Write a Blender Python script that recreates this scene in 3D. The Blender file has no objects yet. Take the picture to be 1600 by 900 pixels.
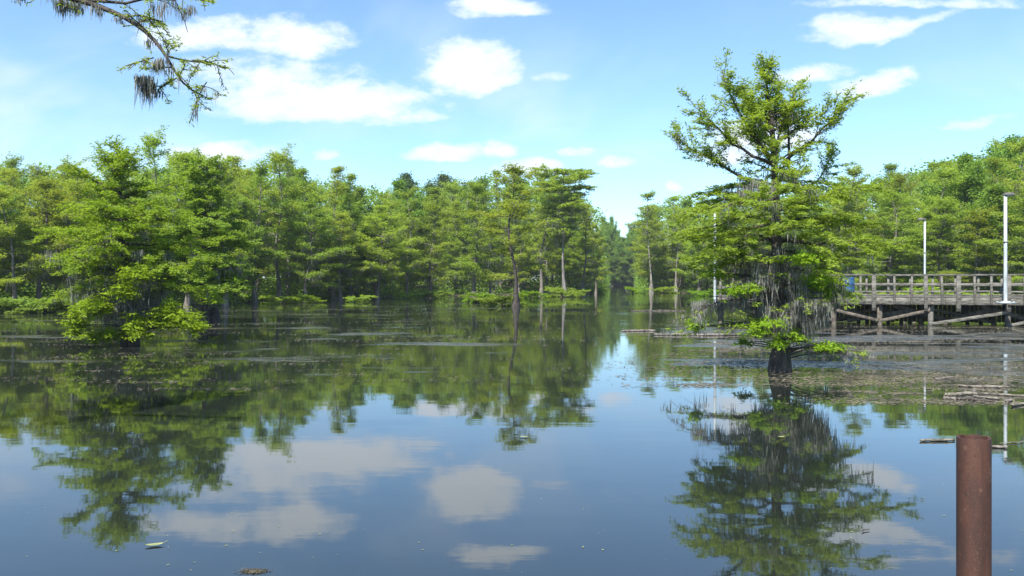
import bpy, math, random
import numpy as np

# ------------------------------------------------------------------ camera, sky, sun, exposure
F = 1256.0; HZ = 438.0; EYE = 2.2
scene = bpy.context.scene
col = scene.collection
cam_d = bpy.data.cameras.new('camera'); cam = bpy.data.objects.new('camera', cam_d); col.objects.link(cam)
cam.location = (0, 0, EYE); cam.rotation_euler = (math.radians(90), 0, 0)
cam_d.sensor_width = 36; cam_d.lens = F / 1600 * 36; cam_d.shift_y = -12 / 1600
cam_d.clip_start = 0.05; cam_d.clip_end = 6000
scene.camera = cam
SUN_EL, SUN_AZ = 52.0, 208.0          # degrees; azimuth clockwise from +Y (the view direction)
SUN_STRENGTH, SKY_STRENGTH, EXPOSURE = 5.0, 0.108, 1.13
scene.view_settings.view_transform = 'Standard'
scene.view_settings.look = 'None'
scene.view_settings.exposure = EXPOSURE
scene.view_settings.gamma = 1
scene.view_settings.use_curve_mapping = False
scene.render.engine = 'CYCLES'
scene.cycles.max_bounces = 6; scene.cycles.diffuse_bounces = 4; scene.cycles.glossy_bounces = 3
scene.cycles.transmission_bounces = 3; scene.cycles.caustics_reflective = False; scene.cycles.caustics_refractive = False
scene.cycles.use_denoising = True
scene.cycles.sample_clamp_indirect = 6

class NT:
    """small helper to write node trees"""
    def __init__(s, tree): s.t = tree; s.t.nodes.clear()
    def n(s, typ, **kw):
        nd = s.t.nodes.new(typ)
        for k, v in kw.items():
            setattr(nd, k, v)
        return nd
    def link(s, a, b): s.t.links.new(a, b)
    def put(s, sock, v):
        if isinstance(v, bpy.types.NodeSocket): s.t.links.new(v, sock)
        else: sock.default_value = v
    def m(s, op, a, b=None, c=None, clamp=False):
        nd = s.n('ShaderNodeMath', operation=op, use_clamp=clamp)
        s.put(nd.inputs[0], a)
        if b is not None: s.put(nd.inputs[1], b)
        if c is not None: s.put(nd.inputs[2], c)
        return nd.outputs[0]
    def ramp(s, v, lo, hi, a=0.0, b=1.0):
        nd = s.n('ShaderNodeMapRange', interpolation_type='SMOOTHSTEP')
        s.put(nd.inputs[0], v); nd.inputs[1].default_value = lo; nd.inputs[2].default_value = hi
        nd.inputs[3].default_value = a; nd.inputs[4].default_value = b
        return nd.outputs[0]
    def noise(s, vec, scale, detail=4, rough=0.55, dist=0.0, out='Fac'):
        nd = s.n('ShaderNodeTexNoise')
        if vec is not None: s.link(vec, nd.inputs['Vector'])
        nd.inputs['Scale'].default_value = scale; nd.inputs['Detail'].default_value = detail
        nd.inputs['Roughness'].default_value = rough; nd.inputs['Distortion'].default_value = dist
        return nd.outputs[out]
    def mix(s, f, a, b, blend='MIX'):
        nd = s.n('ShaderNodeMix', data_type='RGBA', blend_type=blend)
        s.put(nd.inputs[0], f)
        s.put(nd.inputs[6], a if isinstance(a, bpy.types.NodeSocket) else (*a, 1) if len(a) == 3 else a)
        s.put(nd.inputs[7], b if isinstance(b, bpy.types.NodeSocket) else (*b, 1) if len(b) == 3 else b)
        return nd.outputs[2]

def make_world():
    w = bpy.data.worlds.new('World'); scene.world = w; w.use_nodes = True
    k = NT(w.node_tree)
    sky = k.n('ShaderNodeTexSky', sky_type='NISHITA'); sky.sun_disc = False
    sky.sun_elevation = math.radians(SUN_EL); sky.sun_rotation = math.radians(SUN_AZ)
    sky.altitude = 0; sky.air_density = 1.0; sky.dust_density = 0.1; sky.ozone_density = 2.0
    tc = k.n('ShaderNodeTexCoord'); d = tc.outputs['Generated']
    sep = k.n('ShaderNodeSeparateXYZ'); k.link(d, sep.inputs[0])
    yy = k.m('MAXIMUM', sep.outputs[1], 0.05)
    u = k.m('DIVIDE', sep.outputs[0], yy); v = k.m('DIVIDE', sep.outputs[2], yy)
    cmb = k.n('ShaderNodeCombineXYZ'); k.link(u, cmb.inputs[0]); k.link(k.m('MULTIPLY', v, 1.9), cmb.inputs[1])
    uv = cmb.outputs[0]
    wn = k.noise(uv, 7.0, 4, 0.6, 0, 'Color')
    ws = k.n('ShaderNodeSeparateXYZ'); k.link(wn, ws.inputs[0])
    u2 = k.m('ADD', u, k.m('MULTIPLY', k.m('SUBTRACT', ws.outputs[0], 0.5), 0.075))
    v2 = k.m('ADD', v, k.m('MULTIPLY', k.m('SUBTRACT', ws.outputs[1], 0.5), 0.035))
    # clouds: where they stand in the sky, as direction tangents; (x, y, half width, half height, weight, slope)
    C = [(735, 108, 84, 48, 1.15, 0), (500, 158, 185, 44, 1.1, 0.03), (462, 62, 92, 34, .95, 0.05), (310, 56, 100, 32, .8, 0),
         (775, 14, 76, 20, .9, 0), (1345, 46, 100, 26, .9, 0), (1440, 40, 60, 12, .55, -0.45), (1370, 132, 78, 20, .85, -0.12), (1262, 112, 64, 17, .5, -0.1),
         (345, 238, 82, 22, .9, 0), (420, 120, 150, 30, .5, 0), (695, 242, 62, 15, .85, 0), (775, 240, 30, 14, .75, 0),
         (897, 236, 32, 11, .7, 0), (965, 252, 32, 11, .6, 0), (1046, 292, 18, 10, .8, 0), (822, 262, 52, 16, .75, 0),
         (1190, 212, 90, 28, .8, 0), (1150, 235, 60, 20, .5, 0), (1430, 2, 170, 9, .5, 0), (660, 180, 40, 12, .5, 0), (505, 240, 26, 10, .45, 0), (1520, 190, 60, 8, .3, -.2), (860, 125, 30, 7, .3, 0)]
    best = None
    for (px, py, a, b, wt, sl) in C:
        du = k.m('SUBTRACT', u2, (px - 800) / F)
        vv = k.m('SUBTRACT', v2, (HZ - py) / F)
        if sl: vv = k.m('ADD', vv, k.m('MULTIPLY', du, sl))
        e1 = k.m('POWER', k.m('ABSOLUTE', k.m('DIVIDE', du, a / F)), 2.2)
        # flatter below than above
        up = k.m('DIVIDE', k.m('MAXIMUM', vv, 0.0), b / F); dn = k.m('DIVIDE', k.m('MAXIMUM', k.m('MULTIPLY', vv, -1.0), 0.0), b * .8 / F)
        e2 = k.m('ADD', k.m('POWER', up, 2.0), k.m('POWER', dn, 2.6))
        dens = k.m('MULTIPLY', k.m('SUBTRACT', 1.0, k.m('ADD', e1, e2)), wt)
        best = dens if best is None else k.m('MAXIMUM', best, dens)
    best = k.m('MAXIMUM', best, -1.3)
    fb = k.noise(uv, 20.0, 8, 0.66)
    dn_ = k.m('ADD', best, k.m('MULTIPLY', k.m('SUBTRACT', fb, 0.5), 2.7))
    cl = k.ramp(dn_, -0.38, 0.88)
    cl = k.m('MULTIPLY', cl, k.ramp(sep.outputs[1], 0.1, 0.25))
    # thin high veil
    veil = k.ramp(k.noise(uv, 3.2, 6, 0.55, 0.4), 0.42, 0.75, 0.0, 0.55)
    vreg = k.m('MULTIPLY', k.ramp(u, 0.45, -0.1, .45, 1.0), k.m('MULTIPLY', k.ramp(v, 0.36, 0.24, .35, 1), k.ramp(v, .04, .14)))
    veil = k.m('MULTIPLY', veil, vreg)
    tot = k.m('MAXIMUM', cl, veil, clamp=True)
    shade = k.mix(k.noise(uv, 11, 3), (4.1, 4.6, 5.2), (4.7, 5.1, 5.6))
    gam = k.n('ShaderNodeHueSaturation'); gam.inputs['Saturation'].default_value = 1.12
    k.link(sky.outputs[0], gam.inputs['Color'])
    hor = k.mix(k.ramp(sep.outputs[2], 0.0, 0.30), (.70, .88, 1.0), (1.0, 1.0, 1.0))
    c = k.mix(tot, k.mix(1.0, gam.outputs[0], hor, 'MULTIPLY'), shade)
    bg = k.n('ShaderNodeBackground'); k.link(c, bg.inputs[0]); bg.inputs[1].default_value = SKY_STRENGTH
    out = k.n('ShaderNodeOutputWorld'); k.link(bg.outputs[0], out.inputs[0])
make_world()

sl = bpy.data.lights.new('sun', 'SUN'); sl.energy = SUN_STRENGTH; sl.angle = math.radians(0.53); sl.color = (1.0, 0.955, 0.88)
so = bpy.data.objects.new('sun', sl); col.objects.link(so)
so.rotation_euler = (math.radians(90 - SUN_EL), 0, math.radians(180 - SUN_AZ))   # light comes from azimuth SUN_AZ
so.location = (0, 0, 30)

rng = np.random.default_rng(7)
random.seed(7)

def at(px, py, d):            # a point d metres out from the camera that is seen at (px, py) of the photo
    return np.array([(px - 800) / F * d, d, EYE + (HZ - py) / F * d])
def on_water(px, py, z=0.0):
    d = F * (EYE - z) / (py - HZ)
    return np.array([(px - 800) / F * d, d, z])

# ------------------------------------------------------------------ tags and meshes
def tag(o, label=None, cat=None, group=None, kind=None):
    if label: o['label'] = label
    if cat: o['category'] = cat
    if group: o['group'] = group
    if kind: o['kind'] = kind
    return o
def empty(name, loc=(0, 0, 0), rz=0.0):
    o = bpy.data.objects.new(name, None); o.empty_display_size = 0.3
    col.objects.link(o); o.location = loc; o.rotation_euler = (0, 0, rz)
    return o

class Geo:
    """collects quads and builds one mesh object"""
    def __init__(s): s.v = []; s.f = []; s.n = 0
    def add(s, v, f):
        v = np.asarray(v, float).reshape(-1, 3); f = np.asarray(f, np.int64).reshape(-1, 4)
        s.v.append(v); s.f.append(f + s.n); s.n += len(v)
    def quads(s, v):                      # v: (k,4,3)
        v = np.asarray(v, float); k = len(v)
        if k: s.add(v.reshape(-1, 3), np.arange(4 * k).reshape(-1, 4))
    def tube(s, pts, rad, n=6, lump=0.0):
        pts = np.asarray(pts, float); rad = np.asarray(rad, float)
        t = np.gradient(pts, axis=0); t /= np.linalg.norm(t, axis=1)[:, None] + 1e-9
        ref = np.array([1.0, 0, 0]) if abs(t[0][0]) < 0.8 else np.array([0, 1.0, 0])
        V = []
        a = np.arange(n) / n * 2 * math.pi
        ph = rng.uniform(0, 6.28)
        for i in range(len(pts)):
            x = ref - t[i] * ref.dot(t[i]); x /= np.linalg.norm(x) + 1e-9; y = np.cross(t[i], x); ref = x
            r = rad[i] * (1 + lump * np.sin(a * 3 + ph) + lump * .6 * np.sin(a * 5 + ph * 2)) if lump else rad[i]
            V.append(pts[i] + (np.cos(a) * r)[:, None] * x + (np.sin(a) * r)[:, None] * y)
        V.append(np.repeat(pts[-1:], n, 0)); m = len(V)
        V = np.concatenate(V); i = np.arange(m - 1)[:, None]; j = np.arange(n)[None, :]; j2 = (j + 1) % n
        f = np.stack([i * n + j, i * n + j2, (i + 1) * n + j2, (i + 1) * n + j], -1).reshape(-1, 4)
        s.add(V, f)
    def box(s, c, size, rz=0.0, ax=None):
        """box centred at c; ax = optional 3x3 rows of axes"""
        h = np.asarray(size, float) / 2
        if ax is None:
            ax = np.array([[math.cos(rz), math.sin(rz), 0], [-math.sin(rz), math.cos(rz), 0], [0, 0, 1]])
        sg = np.array([[-1, -1, -1], [1, -1, -1], [1, 1, -1], [-1, 1, -1], [-1, -1, 1], [1, -1, 1], [1, 1, 1], [-1, 1, 1]], float)
        v = np.asarray(c, float) + (sg * h) @ np.asarray(ax, float)
        s.add(v, [[0, 3, 2, 1], [4, 5, 6, 7], [0, 1, 5, 4], [1, 2, 6, 5], [2, 3, 7, 6], [3, 0, 4, 7]])
    def beam(s, a, b, w, h):
        a = np.asarray(a, float); b = np.asarray(b, float); x = b - a; L = np.linalg.norm(x); x /= L
        up = np.array([0, 0, 1.0]) if abs(x[2]) < .9 else np.array([0, 1.0, 0])
        y = np.cross(up, x); y /= np.linalg.norm(y); z = np.cross(x, y)
        s.box((a + b) / 2, (L, w, h), ax=np.array([x, y, z]))
    def mesh(s, name, mat, smooth=False):
        me = bpy.data.meshes.new(name)
        v = np.concatenate(s.v); f = np.concatenate(s.f)
        me.vertices.add(len(v)); me.vertices.foreach_set('co', v.astype(np.float32).ravel())
        me.loops.add(f.size); me.loops.foreach_set('vertex_index', f.astype(np.int32).ravel())
        me.polygons.add(len(f)); me.polygons.foreach_set('loop_start', (np.arange(len(f)) * 4).astype(np.int32))
        me.update(calc_edges=True)
        if smooth: me.polygons.foreach_set('use_smooth', np.ones(len(f), bool))
        me.materials.append(mat)
        return me
    def build(s, name, mat, parent=None, smooth=False):
        o = bpy.data.objects.new(name, s.mesh(name, mat, smooth)); col.objects.link(o)
        if parent: o.parent = parent
        return o

def bevel(o, w=0.006):
    m = o.modifiers.new('bevel', 'BEVEL'); m.width = w; m.segments = 1; m.limit_method = 'ANGLE'

# ------------------------------------------------------------------ materials
def new_mat(name):
    m = bpy.data.materials.new(name); m.use_nodes = True
    return m, NT(m.node_tree)
def finish(k, sh, disp=None):
    out = k.n('ShaderNodeOutputMaterial'); k.link(sh, out.inputs[0])
def objco(k): return k.n('ShaderNodeTexCoord').outputs['Object']
def worldco(k): return k.n('ShaderNodeNewGeometry').outputs['Position']
def bump(k, h, strength, dist):
    b = k.n('ShaderNodeBump'); b.inputs['Strength'].default_value = strength; b.inputs['Distance'].default_value = dist
    k.put(b.inputs['Height'], h); return b.outputs[0]

def leaf_mat(name, c1, c2, c3, tr=0.45):
    m, k = new_mat(name)
    p = objco(k); oi = k.n('ShaderNodeObjectInfo').outputs['Random']
    n1 = k.ramp(k.noise(p, 0.8, 3), 0.3, 0.7); n2 = k.ramp(k.noise(p, 6.0, 2), 0.3, 0.7)
    c = k.mix(n1, c1, c2)
    c = k.mix(k.m('MULTIPLY', n2, 0.5), c, c3)
    hs = k.n('ShaderNodeHueSaturation')
    k.put(hs.inputs['Hue'], k.m('ADD', 0.483, k.m('MULTIPLY', oi, 0.028)))
    k.put(hs.inputs['Value'], k.m('ADD', 0.88, k.m('MULTIPLY', k.m('FRACT', k.m('MULTIPLY', oi, 7.31)), 0.38)))
    k.link(c, hs.inputs['Color'])
    b = k.n('ShaderNodeBsdfPrincipled'); k.link(hs.outputs[0], b.inputs['Base Color'])
    b.inputs['Roughness'].default_value = 0.6; b.inputs['Specular IOR Level'].default_value = 0.2
    t = k.n('ShaderNodeBsdfTranslucent')
    k.link(k.mix(1.0, hs.outputs[0], (1.25, 1.2, 0.5), 'MULTIPLY'), t.inputs[0])
    mx = k.n('ShaderNodeMixShader'); mx.inputs[0].default_value = tr
    k.link(b.outputs[0], mx.inputs[1]); k.link(t.outputs[0], mx.inputs[2]); finish(k, mx.outputs[0])
    return m
M = {}
M['leaf'] = leaf_mat('cypress_leaf', (0.195, 0.285, 0.040), (0.25, 0.345, 0.046), (0.30, 0.38, 0.062), .55)
M['leaf_near'] = leaf_mat('cypress_leaf_near', (0.17, 0.275, 0.038), (0.225, 0.34, 0.042), (0.27, 0.37, 0.058), .55)
M['leaf_lush'] = leaf_mat('lush_cypress_leaf', (0.20, 0.32, 0.026), (0.25, 0.375, 0.030), (0.30, 0.40, 0.045), .55)
M['leaf_bright'] = leaf_mat('fresh_leaf', (0.15, 0.27, 0.012), (0.19, 0.32, 0.014), (0.24, 0.34, 0.03), .5)
M['leaf_dark'] = leaf_mat('broad_leaf_dark', (0.06, 0.11, 0.04), (0.08, 0.135, 0.045), (0.095, 0.15, 0.055), .35)
M['leaf_mid'] = leaf_mat('broad_leaf_mid', (0.12, 0.215, 0.036), (0.16, 0.26, 0.040), (0.18, 0.28, 0.050), .5)
def moss_mat():
    m, k = new_mat('spanish_moss')
    p = objco(k); n = k.ramp(k.noise(p, 5, 3), .3, .7)
    c = k.mix(n, (0.13, 0.13, 0.112), (0.30, 0.30, 0.262))
    b = k.n('ShaderNodeBsdfDiffuse'); k.link(c, b.inputs[0])
    t = k.n('ShaderNodeBsdfTranslucent'); k.link(c, t.inputs[0])
    mx = k.n('ShaderNodeMixShader'); mx.inputs[0].default_value = .25
    k.link(b.outputs[0], mx.inputs[1]); k.link(t.outputs[0], mx.inputs[2]); finish(k, mx.outputs[0]); return m
M['moss'] = moss_mat()
def simple(name, c1, c2, scale=(4, 4, 4), rough=.85, bs=.4, bd=.02, detail=6, lo=.35, hi=.65, metal=0):
    m, k = new_mat(name)
    mp = k.n('ShaderNodeMapping'); mp.inputs['Scale'].default_value = scale; k.link(objco(k), mp.inputs[0])
    n = k.noise(mp.outputs[0], 1.0, detail, .65)
    c = k.mix(k.ramp(n, lo, hi), c1, c2)
    b = k.n('ShaderNodeBsdfPrincipled'); k.link(c, b.inputs['Base Color']); b.inputs['Roughness'].default_value = rough
    b.inputs['Metallic'].default_value = metal
    if bs: k.link(bump(k, n, bs, bd), b.inputs['Normal'])
    finish(k, b.outputs[0]); return m
M['bark'] = simple('cypress_bark', (0.075, 0.06, 0.05), (0.21, 0.185, 0.16), (9, 9, 1.6), .9, .8, .04)
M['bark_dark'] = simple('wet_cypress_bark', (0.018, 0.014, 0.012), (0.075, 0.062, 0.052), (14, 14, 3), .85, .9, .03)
M['bark_pale'] = simple('pale_cypress_bark', (0.10, 0.09, 0.08), (0.26, 0.245, 0.225), (6, 6, 1.2), .9, .6, .04)
M['wood'] = simple('weathered_wood', (0.055, 0.053, 0.043), (0.18, 0.170, 0.145), (3, 12, 12), .88, .5, .008)
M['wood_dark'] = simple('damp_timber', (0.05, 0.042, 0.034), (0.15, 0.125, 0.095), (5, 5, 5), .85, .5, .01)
M['white_metal'] = simple('white_painted_pole', (0.20, 0.23, 0.23), (0.40, 0.44, 0.45), (5, 5, 1.2), .5, .1, .003, 6, .25, .55)
M['grey_metal'] = simple('grey_lamp_housing', (0.13, 0.12, 0.11), (0.22, 0.20, 0.18), (6, 6, 6), .5, .1, .003)
M['blue'] = simple('blue_plastic', (0.012, 0.05, 0.13), (0.02, 0.075, 0.18), (4, 4, 4), .45, .1, .003)
M['drift'] = simple('driftwood', (0.045, 0.040, 0.032), (0.21, 0.185, 0.145), (9, 16, 16), .9, .8, .01)
M['ground'] = simple('forest_floor', (0.035, 0.028, 0.018), (0.06, 0.06, 0.025), (.6, .6, .6), .95, .5, .1)
M['weed'] = simple('floating_weed', (0.034, 0.030, 0.018), (0.14, 0.12, 0.08), (1.2, 1.2, 1), .8, .3, .01)
M['weed_green'] = simple('floating_leaf', (0.12, 0.16, 0.05), (0.27, 0.27, 0.12), (30, 30, 30), .6, .1, .002)

def rust_mat():
    m, k = new_mat('rusty_steel')
    p = objco(k); mp = k.n('ShaderNodeMapping'); mp.inputs['Scale'].default_value = (8, 8, 2.2); k.link(p, mp.inputs[0])
    big = k.noise(mp.outputs[0], 1.0, 6, .7); fine = k.noise(p, 120, 5, .75)
    c = k.mix(k.ramp(big, .35, .68), (0.030, 0.011, 0.007), (0.068, 0.025, 0.013))
    c = k.mix(k.ramp(fine, .52, .72), c, (0.095, 0.043, 0.025))
    c = k.mix(k.ramp(k.noise(p, 45, 4, .7), .60, .70), c, (0.025, 0.010, 0.008))
    m2 = k.n('ShaderNodeMapping'); m2.inputs['Scale'].default_value = (60, 60, 1.6); k.link(p, m2.inputs[0])
    c = k.mix(k.ramp(k.noise(m2.outputs[0], 1.0, 4, .6), .50, .66, 0, .75), c, (0.030, 0.013, 0.011))
    c = k.mix(k.ramp(k.noise(p, 17, 5, .7), .60, .66, 0, .8), c, (0.10, 0.050, 0.030))
    b = k.n('ShaderNodeBsdfPrincipled'); k.link(c, b.inputs['Base Color']); b.inputs['Roughness'].default_value = .68
    k.link(bump(k, fine, .5, .002), b.inputs['Normal']); finish(k, b.outputs[0]); return m
M['rust'] = rust_mat()

def water_mat():
    m, k = new_mat('lake_water')
    p = worldco(k)
    sep = k.n('ShaderNodeSeparateXYZ'); k.link(p, sep.inputs[0])
    x, y = sep.outputs[0], sep.outputs[1]
    mp = k.n('ShaderNodeMapping'); mp.inputs['Scale'].default_value = (0.55, 1.6, 1); k.link(p, mp.inputs[0]); q = mp.outputs[0]
    # gentle swell and breeze ripples; the breeze only touches some patches
    breeze = k.ramp(k.noise(q, 0.045, 3, .5), 0.47, 0.62)
    far = k.ramp(y, 14, 60)
    h1 = k.noise(q, 0.9, 2, .5); h2 = k.noise(q, 5.5, 3, .55)
    h = k.m('ADD', k.m('MULTIPLY', h1, 0.0016), k.m('MULTIPLY', k.m('MULTIPLY', h2, 0.0062), k.m('ADD', .035, k.m('MULTIPLY', breeze, far))))
    # weed mats just under and on the surface
    mw = k.n('ShaderNodeMapping'); mw.inputs['Scale'].default_value = (0.30, 1.0, 1); mw.inputs['Rotation'].default_value = (0, 0, -0.1); k.link(p, mw.inputs[0])
    slope = k.m('DIVIDE', x, k.m('MAXIMUM', y, 1))
    regR = k.m('MULTIPLY', k.ramp(slope, 0.14, 0.24), k.m('MULTIPLY', k.ramp(y, 13.5, 18.5), k.ramp(y, 52, 38)))
    regL = k.m('MULTIPLY', k.ramp(slope, 0.14, -.05), k.m('MULTIPLY', k.ramp(y, 15.5, 24), k.ramp(y, 120, 70)))
    reg = k.m('ADD', k.m('MULTIPLY', regR, 0.155), k.m('MULTIPLY', regL, 0.105))
    wn = k.m('ADD', k.noise(mw.outputs[0], 0.42, 8, .68, .3), reg)
    mat_ = k.m('MULTIPLY', k.ramp(wn, .645, .76), k.ramp(reg, .02, .08))
    speck = k.ramp(k.noise(mw.outputs[0], 6, 6, .75), .40, .60, .12, 1)
    cover = k.m('MULTIPLY', k.m('MULTIPLY', mat_, speck), .85)
    body = k.mix(k.ramp(k.noise(p, .35, 3), .3, .7), (0.012, 0.016, 0.013), (0.014, 0.017, 0.014))
    wc = k.mix(k.ramp(k.noise(mw.outputs[0], 3.5, 5, .7), .35, .65), (0.06, 0.053, 0.030), (0.20, 0.17, 0.115))
    c = k.mix(cover, body, wc)
    b = k.n('ShaderNodeBsdfPrincipled'); k.link(c, b.inputs['Base Color'])
    b.inputs['IOR'].default_value = 1.95
    k.put(b.inputs['Specular IOR Level'], k.m('SUBTRACT', 0.5, k.m('MULTIPLY', cover, .46)))
    k.put(b.inputs['Roughness'], k.m('ADD', 0.022, k.m('MULTIPLY', cover, .42)))
    hh = k.m('ADD', h, k.m('MULTIPLY', k.m('MULTIPLY', cover, k.noise(mw.outputs[0], 14, 3)), .02))
    k.link(bump(k, hh, 1.0, 1.0), b.inputs['Normal'])
    finish(k, b.outputs[0]); return m
M['water'] = water_mat()

# ------------------------------------------------------------------ water and ground
g = Geo(); S = 2500
g.quads([[(-S, -60, 0), (S, -60, 0), (S, S, 0), (-S, S, 0)]])
tag(g.build('lake_water', M['water']), kind='structure')

SHORE = [(-700, 60), (0, 57), (100, 60), (200, 62), (300, 66), (400, 80), (500, 87), (600, 96), (650, 105), (700, 111), (800, 118), (900, 124), (938, 132),
         (952, 290), (992, 290), (1004, 142), (1060, 140), (1120, 132), (1200, 118), (1300, 92), (1400, 78), (1500, 69), (1600, 62), (2300, 55)]
SKY = [(-700, 255), (0, 256), (60, 258), (130, 268), (165, 272), (250, 256), (300, 244), (350, 250), (400, 256), (440, 252), (480, 268), (520, 272), (560, 290), (600, 298),
       (640, 288), (700, 288), (740, 280), (765, 268), (800, 272), (840, 276), (880, 285), (915, 305), (935, 330), (955, 352), (978, 372), (992, 352), (1005, 330), (1030, 312),
       (1080, 312), (1150, 308), (1250, 290), (1310, 285), (1350, 276), (1400, 264), (1450, 250), (1500, 240), (1550, 224), (1600, 216), (2300, 205)]
def shore(px): return float(np.interp(px, [a for a, b in SHORE], [b for a, b in SHORE]))
def skyline(px): return float(np.interp(px, [a for a, b in SKY], [b for a, b in SKY]))

g = Geo(); pxs = np.linspace(-700, 2300, 301); offs = [0, 1.2, 3, 7, 14, 30, 60, 120, 300, 900]
hz_ = [-.4, .12, .3, .5, .8, 1.2, 1.6, 2, 2, 2]
V = np.array([[((px - 800) / F * (shore(px) + o + 1), shore(px) + o + 1, z + (rng.uniform(-.1, .1) if o else 0)) for o, z in zip(offs, hz_)] for px in pxs])
n1, n2 = V.shape[:2]; i = np.arange(n1 - 1)[:, None]; j = np.arange(n2 - 1)[None, :]
g.add(V.reshape(-1, 3), np.stack([i * n2 + j, (i + 1) * n2 + j, (i + 1) * n2 + j + 1, i * n2 + j + 1], -1).reshape(-1, 4))
tag(g.build('ground', M['ground'], smooth=True), kind='structure')

# ------------------------------------------------------------------ foliage
def unit(v): return v / (np.linalg.norm(v, axis=-1, keepdims=True) + 1e-9)
def leaflets(g, P, D, k, L, W, spread, flat=0.35, droop=0.15, frond=None):
    """k small leaves round each point of P; D = direction of the twig they sit on"""
    P = np.asarray(P, float); D = np.asarray(D, float); n = len(P)
    if n == 0: return
    P = np.repeat(P, k, 0); D = unit(np.repeat(D, k, 0)); N = len(P)
    if frond:                            # leaves in a feathery row along the twig
        t = np.tile(np.linspace(-.5, .5, k), n) * frond
        side = np.tile(np.where(np.arange(k) % 2, 1.0, -1.0), n)
        S_ = unit(np.cross(D, [0, 0, 1.0]) + rng.normal(0, .15, (N, 3)))
        c = P + D * t[:, None] + S_ * (side * L * .38)[:, None] + rng.normal(0, spread, (N, 3)) * [1, 1, .5]
        a = unit(S_ * side[:, None] + D * .55 + rng.normal(0, .25, (N, 3)) - [0, 0, droop])
    else:
        c = P + rng.normal(0, 1, (N, 3)) * [spread, spread, spread * flat]
        h = rng.uniform(0, 2 * math.pi, N)
        a = unit(np.stack([np.cos(h), np.sin(h), rng.normal(0, .25, N) - droop], 1) + D * .6)
    up = unit(np.array([0, 0, .8]) + rng.normal(0, .55, (N, 3)))
    b = unit(np.cross(up, a))
    l = (L * rng.uniform(.6, 1.25, N))[:, None] / 2; w = (W * rng.uniform(.7, 1.2, N))[:, None] / 2
    g.quads(np.stack([c - a * l, c + b * w - a * l * .1, c + a * l, c - b * w - a * l * .1], 1))

def moss(g, P, n, lo, hi, w, spread):
    """hanging tufts: n tapering strands from round each point"""
    P = np.asarray(P, float)
    if len(P) == 0: return
    big = rng.uniform(.45, 1.0, len(P)); big = np.repeat(big, n)
    P = np.repeat(P, n, 0); N = len(P)
    c = P + rng.normal(0, 1, (N, 3)) * [spread, spread, spread * .3]
    L = ((lo + (hi - lo) * rng.random(N) ** 1.7) * big)[:, None]; h = rng.uniform(0, math.pi, N)
    s_ = np.stack([np.cos(h), np.sin(h), np.zeros(N)], 1) * (w * rng.uniform(.5, 1.2, N))[:, None] / 2
    d = unit(np.stack([rng.normal(0, .16, N), rng.normal(0, .16, N), -np.ones(N)], 1))
    d2 = unit(d * [.4, .4, 1] + rng.normal(0, .10, (N, 3)))
    m_ = c + d * L * .5
    g.quads(np.stack([c - s_ * .5, c + s_ * .5, m_ + s_, m_ - s_], 1))
    e = m_ + d2 * L * .5
    t_ = rng.random(N) < .6; q0 = (c + (e - c) * rng.uniform(0, .8, (N, 1)))[t_]; K = len(q0)
    dd = unit(rng.normal(0, 1, (K, 3)) * [1, 1, .8] - [0, 0, .7]) * (L[t_] * rng.uniform(.12, .3, (K, 1))); ss = s_[t_] * .8
    g.quads(np.stack([q0 - ss * .4, q0 + ss * .4, q0 + dd + ss * .4, q0 + dd - ss * .4], 1))
    g.quads(np.stack([m_ - s_, m_ + s_, e + s_ * .12, e - s_ * .12], 1))

def resample(pts, n):
    pts = np.asarray(pts, float); s = np.r_[0, np.cumsum(np.linalg.norm(np.diff(pts, axis=0), axis=1))]
    u = np.linspace(0, s[-1], n)
    # smooth a little with a cubic-ish blend
    out = np.stack([np.interp(u, s, pts[:, k]) for k in range(3)], 1)
    for _ in range(2): out[1:-1] = (out[:-2] + 2 * out[1:-1] + out[2:]) / 4
    return out

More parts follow.
